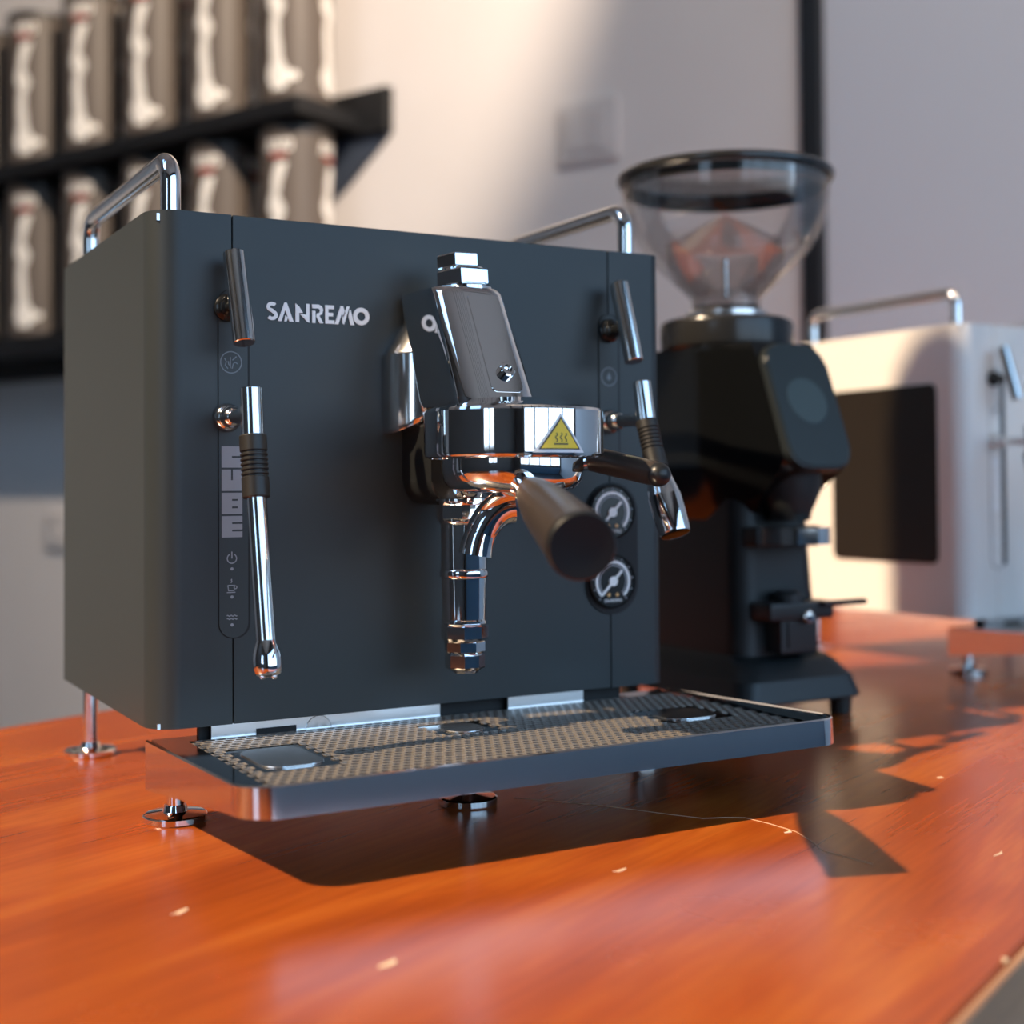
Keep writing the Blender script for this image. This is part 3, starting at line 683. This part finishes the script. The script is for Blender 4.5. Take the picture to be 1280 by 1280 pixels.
    bm = new(); box(bm, .030, .318, .012, .016, .0360, .0535); mk('gap_backing', bm, 'dark_void', T)  # black sheet added behind the plates to darken the gap
    # ---------------- drip tray
    xl, xr, yb, yf = .0030, .3690, .0250, -.1500
    path = [(xl, yb)] + [(xl, yb - (yb - yf - .020) * k / 6) for k in range(1, 6)]
    rc = .019
    path += [(xl + rc - rc * math.cos(math.radians(90 * k / 8)), yf + rc - rc * math.sin(math.radians(90 * k / 8))) for k in range(9)]
    path += [(xl + rc + (xr - xl - 2 * rc) * k / 10, yf) for k in range(1, 10)]
    path += [(xr - rc + rc * math.sin(math.radians(90 * k / 8)), yf + rc - rc * math.cos(math.radians(90 * k / 8))) for k in range(9)]
    path += [(xr, yf + rc + (yb - yf - rc) * k / 6) for k in range(1, 7)]
    zt_ = lambda y: .0498 - .0055 * max(0, (y - yf)) / (yb - yf)
    zb_ = lambda y: .0345 - .0185 * max(0, (y - yf - .02)) / (yb - yf - .02)
    bm = new(); cen = Vector(((xl + xr) / 2, -.04)); rows = []
    for (x, y) in path:
        ix = min(max(x, xl + .0022), xr - .0022); iy = max(y, yf + .0022)
        d = Vector((ix - x, iy - y))
        if x < xl + rc and y < yf + rc or x > xr - rc and y < yf + rc:
            c = Vector((xl + rc if x < cen.x else xr - rc, yf + rc)); v = Vector((x, y)); q = c + (v - c) * ((rc - .0022) / rc); ix, iy = q
        mx_, my_ = (x + ix) / 2, (y + iy) / 2
        sl_ = .0011 * max(0, min(1, (yf + rc - y) / rc)); rows.append([bm.verts.new(v) for v in ((x, y - sl_, zb_(y)), (x, y, zt_(y) - .0008), (mx_, my_, zt_(y)), (ix, iy, zt_(y) - .0006), (ix, iy, zb_(y)))])
    for a, b in zip(rows, rows[1:]):
        for k in range(5): bm.faces.new((a[k], a[(k + 1) % 5], b[(k + 1) % 5], b[k]))
    bm.faces.new(rows[0]); bm.faces.new(rows[-1])
    tr = mk('drip_tray', bm, 'chrome_worn', T, ang=30)
    bm = new(); prism(bm, [(x if abs(x - xl) > 1e-6 and abs(x - xr) > 1e-6 else x + (.001 if x < cen.x else -.001), max(y, yf + .001)) for x, y in path], .0345, .0355); mk('tray_floor', bm, 'dark_void', tr)
    # perforated deck
    zd = .0450; pads = [(.0290, .0745, -.0950, -.0350, .010), (.1530, .1900, -.0580, -.0200, .0185), (.2850, .3350, -.0900, -.0450, .012)]
    gx0, gx1, gy0, gy1 = .0215, .3550, -.1285, .0060; s = .0060
    nx = int((gx1 - gx0) / s); ny = int((gy1 - gy0) / s)
    bm = new(); cache = {}
    def V(x, y, z):
        k = (round(x * 2e5), round(y * 2e5), round(z * 1e5)); 
        if k not in cache: cache[k] = bm.verts.new((x, y, z))
        return cache[k]
    q = s / 2; h = s * .41; th = .0014
    for j in range(ny):
        for i in range(nx):
            cx_ = gx0 + (i + .5 + (.5 if j % 2 else 0)) * s; cy_ = gy0 + (j + .5) * s
            if any(p[0] - .001 < cx_ < p[1] + .001 and p[2] - .001 < cy_ < p[3] + .001 for p in pads): continue
            o8 = [V(cx_ + dx * q, cy_ + dy * q, zd) for dx, dy in ((1, 0), (1, 1), (0, 1), (-1, 1), (-1, 0), (-1, -1), (0, -1), (1, -1))]
            i8 = [bm.verts.new((cx_ + h * 1.12 * math.cos(k * PI / 4), cy_ + h * math.sin(k * PI / 4), zd)) for k in range(8)]
            b8 = [bm.verts.new((v.co.x, v.co.y, zd - th)) for v in i8]
            for k in range(8):
                m8 = (k + 1) % 8
                f = bm.faces.new((o8[k], o8[m8], i8[m8], i8[k])); f.material_index = 0
                f = bm.faces.new((i8[k], i8[m8], b8[m8], b8[k])); f.material_index = 1
    g = mk('perforated_grate', bm, ['hole_edge', 'hole_edge'], tr, smooth=False); g['kind'] = 'stuff'
    # plain deck border
    bm = new()
    for (a, b, c, d) in ((xl + .0023, gx0, yf + .016, .020), (gx0, gx1, yf + .0023, gy0), (gx1 + s * .5, xr - .0023, yf + .016, .020), (gx0, gx1, gy0 + ny * s, .020)):
        box(bm, a, b, c, d, zd - .0014, zd)
    for px in (xl + .0075, gx1 + s * .5):
        box(bm, px, gx0 if px < .1 else xr - .0075, yf + .006, yf + .016, zd - .0014, zd)
    mk('deck_border', bm, 'tray_steel', tr, smooth=False)
    for (a, b, c, d, r) in pads:
        bm = new(); prism(bm, rrect(a - .002, b + .002, c - .002, d + .002, .001), zd - .0016, zd - .0004); pp = mk('deck_pad', bm, 'tray_steel', tr)
        bm = new(); prism(bm, rrect(a + .006, b - .006, c + .004, d - .004, min(r, (b - a - .012) / 2 - .0005, (d - c - .008) / 2 - .0005)), zd - .0003, zd + .0004, None, .0003, 1); mk('drain_lid', bm, 'steel_brushed', pp)
    # middle foot of the tray
    bm = new(); x, y = .1763, -.038; cyl(bm, (x, y, .003), (x, y, .0346), .0046, seg=20); lg = mk('tray_leg', bm, 'chrome', tr)
    bm = new(); lathe(bm, [(0, .0), (.0166, 0), (.0172, .0008), (.0172, .0040), (.0160, .0050), (.006, .0060), (0, .008)], 40, Matrix.Translation((x, y, 0))); mk('foot', bm, 'chrome', lg)
    return T

M1 = machine('espresso_machine', 'matte black espresso machine with white brand lettering and chrome brew group', (0, 0, 0), 'black_paint')
M2 = machine('espresso_machine', 'glossy white espresso machine with a black side window behind the grinder', (.834, .178, 0), 'white_paint', True)

# ------------------------------------------------------------------ grinder
G = thing('coffee_grinder', 'black coffee grinder with clear funnel hopper between the two espresso machines', 'grinder', (.5315, .161, 0))
def loft(name, rings, m, parent, ang=30):
    bm = new(); R = [[bm.verts.new(v) for v in r] for r in rings]; n = len(R[0])
    for a, b in zip(R, R[1:]):
        for k in range(n): bm.faces.new((a[k], a[(k + 1) % n], b[(k + 1) % n], b[k]))
    bm.faces.new(R[0]); bm.faces.new(R[-1]); return mk(name, bm, m, parent, ang)
def rr3(x0, x1, y0, y1, r, z, tilt=0): return [(x, y, z + tilt * y) for x, y in rrect(x0, x1, y0, y1, r, 6)]
loft('base', [rr3(-.0615, .0615, -.095, .095, .014, .0150), rr3(-.063, .063, -.0965, .0965, .014, .0165), rr3(-.0590, .0590, -.092, .092, .016, .0330), rr3(-.0575, .0575, -.090, .090, .016, .0345), rr3(-.052, .052, -.082, .084, .018, .0440), rr3(-.046, .046, -.072, .076, .02, .0500)], 'grinder_grey', G)
for sx in (-1, 1):
    for sy in (-1, 1):
        bm = new(); cyl(bm, (sx * .049, sy * .080, 0), (sx * .049, sy * .080, .0155), .0085, .0095, 20); mk('foot', bm, 'rubber', G)
loft('column', [rr3(-.0455, .0455, -.0700, .075, .018, .048), rr3(-.0420, .0420, -.066, .072, .018, .10), rr3(-.0385, .0385, -.0620, .070, .018, .175)], 'grinder_black', G)
# head: chamfered glossy housing overhanging to the front
def hd(z, f, hw, bk): return [(-hw, bk, z), (-hw, -.018, z), (-hw + .010, -.050, z), (-hw + .020, f, z), (hw - .020, f, z), (hw - .010, -.050, z), (hw, -.018, z), (hw, bk, z), (hw - .016, bk + .012, z), (-hw + .016, bk + .012, z)]
loft('head', [hd(.158, -.058, .040, .066), hd(.172, -.072, .046, .070), hd(.200, -.106, .053, .074), hd(.2050, -.109, .053, .074), hd(.290, -.078, .0535, .074), hd(.3005, -.070, .0520, .072)], 'grinder_gloss', G, 25)
# display
d0, d1 = Vector((0, -.1195, .1985)), Vector((0, -.0810, .2990))
ex = Vector((1, 0, 0)); ez = (d1 - d0).normalized(); ey = ez.cross(ex).normalized()
if ey.y > 0: ey = -ey
MD = Matrix.Identity(4)
for i in range(3): MD[i][0] = ex[i]; MD[i][1] = ez[i]; MD[i][2] = ey[i]; MD[i][3] = d0[i]
Ld = (d1 - d0).length
bm = new(); prism(bm, rrect(-.0320, .0320, 0, Ld, .018, 8), -.010, .0, MD, .002); dp = mk('display_housing', bm, 'grinder_grey', G)
bm = new(); prism(bm, rrect(-.0298, .0298, .0022, Ld - .0022, .016, 8), 0, .0010, MD, .0004, 1); mk('display', bm, 'display', dp)
bm = new(); prism(bm, [(.0195 * math.cos(2 * PI * k / 40), Ld * .53 + .0195 * math.sin(2 * PI * k / 40)) for k in range(40)], .0009, .0013, MD); mk('display_disc', bm, 'display_disc', dp)
# chute, chrome ring fork
bm = new(); lathe(bm, [(0, .205), (.026, .205), (.024, .180), (.017, .164), (.016, .158), (.013, .157), (0, .160)], 32, Matrix.Translation((0, -.078, 0))); mk('chute', bm, 'grinder_black', G)
bm = new(); ringpoly(bm, 0, -.079, .0255, .0305, 172, 368, .139, .1525, Matrix.Identity(4), 30); fk = mk('dosing_fork', bm, 'chrome', G)
bm = new(); box(bm, -.034, .034, -.078, -.058, .1365, .1530, .003); mk('fork_mount', bm, 'grinder_black', fk)
# portafilter rest with lever
bm = new(); box(bm, -.0190, .0190, -.088, -.062, .052, .0830, .003); hk = mk('rest_block', bm, 'grinder_grey', G)
bm = new(); box(bm, -.0130, .0130, -.0895, -.0875, .057, .0780, .0006); mk('rest_plate', bm, 'cap_plastic', hk)
bm = new(); box(bm, -.0330, .0330, -.092, -.066, .0790, .0935, .0025); mk('rest_bar', bm, 'cap_plastic', hk)
bm = new(); lathe(bm, [(0, 0), (.0115, 0), (.0115, .006), (.009, .009), (0, .0095)], 28, Matrix.Translation((-.004, -.079, .0930))); mk('rest_button', bm, 'grinder_grey', hk)
bm = new(); box(bm, .018, .0640, -.0975, -.0905, .0890, .0935, .0015); mk('rest_lever', bm, 'gauge_black', hk)
bm = new(); lathe(bm, [(0, 0), (.0052, 0), (.0052, .003), (.004, .0045), (0, .005)], 24, align((.004, -.0915, .0815), (.004, -1, .0815))); mk('bolt', bm, 'chrome', hk)
# adjustment collar and hopper
bm = new(); prof = [(0, .2990), (.0520, .2990), (.0550, .3010), (.0565, .3040), (.0565, .3205), (.0550, .3240), (.0500, .3265), (0, .3265)]
lathe(bm, prof, 72); ac = mk('adjustment_collar', bm, 'hopper_rim', G)
bm = new(); lathe(bm, [(0, .2960), (.0485, .2960), (.0485, .2995), (0, .2995)], 48); mk('collar_ring', bm, 'steel_brushed', ac)
bm = new(); lathe(bm, [(0, .326), (.0340, .326), (.0345, .3275), (.0345, .3325), (.0320, .3345), (0, .3345)], 48); mk('neck_ring', bm, 'steel_brushed', ac)
def hp(dr): return [(.0290 - dr, .3350), (.0300 - dr, .3440), (.0390 - dr, .3540), (.0560 - dr, .3690), (.0710 - dr, .3850), (.0810 - dr, .4020), (.0860 - dr, .4190), (.0880 - dr, .4350), (.0885 - dr, .4460)]
bm = new(); lathe(bm, hp(0) + hp(.0022)[::-1] + [hp(0)[0]], 72); ho = mk('hopper', bm, 'clear_plastic', G)
bm = new(); lathe(bm, [(.0862, .4445), (.0905, .4440), (.0918, .4460), (.0918, .4490), (.0900, .4512), (.0855, .4520), (.0835, .4505), (.0835, .4450), (.0862, .4445)], 80); mk('hopper_rim', bm, 'hopper_rim', ho)
bm = new(); lathe(bm, [(0, .4500), (.0834, .4500), (.0834, .4512), (.06, .4522), (0, .4524)], 64); mk('hopper_lid', bm, 'clear_lid', ho)
bm = new(); lathe(bm, [(.0832, .4365), (.0858, .4365), (.0858, .4440), (.0832, .4440), (.0832, .4365)], 72); mk('lid_seal', bm, 'hopper_rim', ho)
# bean guard: clear faceted cone on an inner cup
bm = new(); lathe(bm, [(.0285, .3380), (.0290, .3460), (.0440, .3580), (.0510, .3740), (.0505, .3920), (.0010, .4180), (0, .4180)], 48)
lathe(bm, [(.0267, .3390), (.0272, .3462), (.0424, .3586), (.0495, .3740), (.0490, .3912), (.0010, .4165), (0, .4165)], 48); mk('bean_guard', bm, 'clear_guard', ho)
bm = new(); cyl(bm, (0, 0, .345), (0, 0, .380), .0022, seg=12); mk('guard_pin', bm, 'steel_brushed', ho)
bm = new(); lathe(bm, [(.0265, .3350), (.0285, .3350), (.0285, .3375), (.0265, .3375), (.0265, .3350)], 48); mk('shutter_ring', bm, 'hopper_rim', ho)

# ------------------------------------------------------------------ wall shelf and cans
SHB0, SHB1 = 1.06, 2.75
def room(a, b, z): return A_ * a + B_ * b + Vector((0, 0, z))
sh = thing('wall_shelf', 'black two-tier shelf mounted on the pale wall holding dark tins', 'shelf', room(AW, SHB0, .52), math.atan2(A_.y, A_.x))
Ls = SHB1 - SHB0
for zz in (.002, .385):
    bm = new(); box(bm, -.185, -.0005, .0, Ls, zz - .034, zz, .002, 1) if zz < .1 else box(bm, -.185, -.0005, .07, Ls, zz - .034, zz, .002, 1); mk('shelf_board', bm, 'shelf_black', sh)
bm = new(); box(bm, -.022, -.0006, 0, Ls, .341, .426, .001, 1); mk('back_rail', bm, 'shelf_black', sh)
bm = new(); box(bm, -.022, -.0006, .0, Ls, -.075, -.032, .001, 1); mk('back_rail', bm, 'shelf_black', sh)
for yy in (.0, .56, 1.12):
    bm = new(); MXs = Matrix(((0, 0, 1, -.010), (1, 0, 0, yy), (0, 1, 0, 0), (0, 0, 0, 1)))
    prism(bm, [(.0, .341), (.10, .262), (.19, .200), (.19, .341)], 0, .009, MXs); mk('shelf_shadow', bm, 'shadow_blue', sh)  # dark blue sheets flat on the wall, shaped as the shelf's cast shadow
RCAN, HCAN = .0700, .340
def can_decal(name, polys, m, par, ang0, dr):
    bm = new()
    for poly in polys:     # poly as list of (z, x_left, x_right) rows
        rows = []
        for (z, xl_, xr_) in poly:
            r = []
            for k in range(7):
                x = (xl_ + (xr_ - xl_) * k / 6) * .78; a = ang0 + x / RCAN
                r.append(bm.verts.new(((RCAN + dr) * math.cos(a), (RCAN + dr) * math.sin(a), z)))
            rows.append(r)
        for p, q in zip(rows, rows[1:]):
            for k in range(6): bm.faces.new((p[k], p[k + 1], q[k + 1], q[k]))
    return mk(name, bm, m, par)
fig = [(.020, -.018, .016), (.030, -.020, .020), (.034, -.026, .030), (.042, -.030, .032), (.056, -.030, .026), (.068, -.024, .018), (.074, -.018, .013), (.100, -.020, .010), (.130, -.022, .006), (.155, -.018, .006), (.166, -.014, .014), (.176, -.026, .018), (.190, -.030, .014), (.204, -.024, .002), (.214, -.018, .004), (.235, -.018, .010), (.255, -.012, .018), (.268, -.004, .022)]
foot_ = [(.038, .026, .046), (.046, .028, .052), (.054, .026, .046)]
def letter_z(x0, x1, up0): 
    return [(.288, x0 if up0 else x1 - .006, x0 + .006 if up0 else x1), (.312, x1 - .006 if up0 else x0, x1 if up0 else x0 + .006)]
lab = [letter_z(-.036, -.024, True), letter_z(-.026, -.014, False), letter_z(-.016, -.005, True), letter_z(-.007, .005, False), letter_z(.003, .014, True)]
rg = []
for k in range(16):
    a0 = 2 * PI * k / 16; a1 = 2 * PI * (k + 1) / 16
oring = [[(.289, .018, .032), (.294, .015, .035)], [(.294, .015, .021), (.306, .015, .021)], [(.294, .029, .035), (.306, .029, .035)], [(.306, .015, .035), (.311, .018, .032)]]
def make_can(label, loc, rz):
    t = thing('coffee_tin', label, 'tin', loc, rz, 'dark tins on the wall shelf')
    bm = new(); lathe(bm, [(0, 0), (RCAN - .003, 0), (RCAN - .001, .002), (RCAN, .005), (RCAN, HCAN - .022), (RCAN - .001, HCAN - .018), (0, HCAN - .018)], 48); mk('body', bm, 'can_black', t)
    bm = new(); lathe(bm, [(0, HCAN - .0181), (RCAN - .0005, HCAN - .0181), (RCAN + .0006, HCAN - .016), (RCAN + .0006, HCAN - .003), (RCAN - .004, HCAN), (0, HCAN)], 48); mk('lid', bm, 'can_lid', t)
    for k in range(4):
        a = k * PI / 2
        can_decal('printed_figure', [fig, foot_], 'can_print', t, a, .0004)
        can_decal('printed_name', lab + oring, 'can_print', t, a, .0004)
        can_decal('printed_bar', [[(.278, -.022, .020), (.284, -.022, .020)]], 'can_red', t, a, .0004)
    return t
def dup(root, label, loc, rz):
    r = root.copy(); COL.objects.link(r); r.location = loc; r.rotation_euler = (0, 0, rz); r['label'] = label
    for ch in list(root.children):
        c = ch.copy(); COL.objects.link(c); c.parent = r
    return r
ords = ['first', 'second', 'third', 'fourth', 'fifth', 'sixth']
proto = None
camp = Vector((-0.1917, -0.7442, 0))
for row, z, zn in ((0, .9055, 'upper'), (1, .5225, 'lower')):
    for k in range(6):
        P = room(1.345, 1.214 + .2 * k, z)
        v = camp - P; face = math.atan2(v.y, v.x) + math.radians(-28)
        lb = 'dark printed tin on the %s shelf board, %s from the open shelf end' % (zn, ords[k])
        if proto is None: proto = make_can(lb, P, face)
        else: dup(proto, lb, P, face)

# wall plates
def plate(name, label, cat, b, z, wb, hz):
    t = thing(name, label, cat, room(AW, b, z), math.atan2(A_.y, A_.x))
    bm = new(); box(bm, -.009, -.0002, -wb / 2, wb / 2, -hz / 2, hz / 2, .003); mk('cover_plate', bm, 'plate_plastic', t)
    return t
t = plate('light_switch', 'pale square light switch plate on the wall above the grinder', 'switch', .621, .790, .118, .105)
for k in (-1, 1):
    bm = new(); box(bm, -.013, -.0085, k * .021 - .019, k * .021 + .019, -.034, .034, .002); mk('rocker', bm, 'plate_plastic', t)
t = plate('wall_socket', 'small pale wall socket below the shelf beside the black machine', 'socket', 2.085, .090, .08, .085)
bm = new(); lathe(bm, [(0, 0), (.021, 0), (.021, .003), (.018, .003), (.017, .001), (0, .001)], 28, align((-.0088, 0, 0), (-1, 0, 0))); mk('socket_face', bm, 'plate_plastic', t)
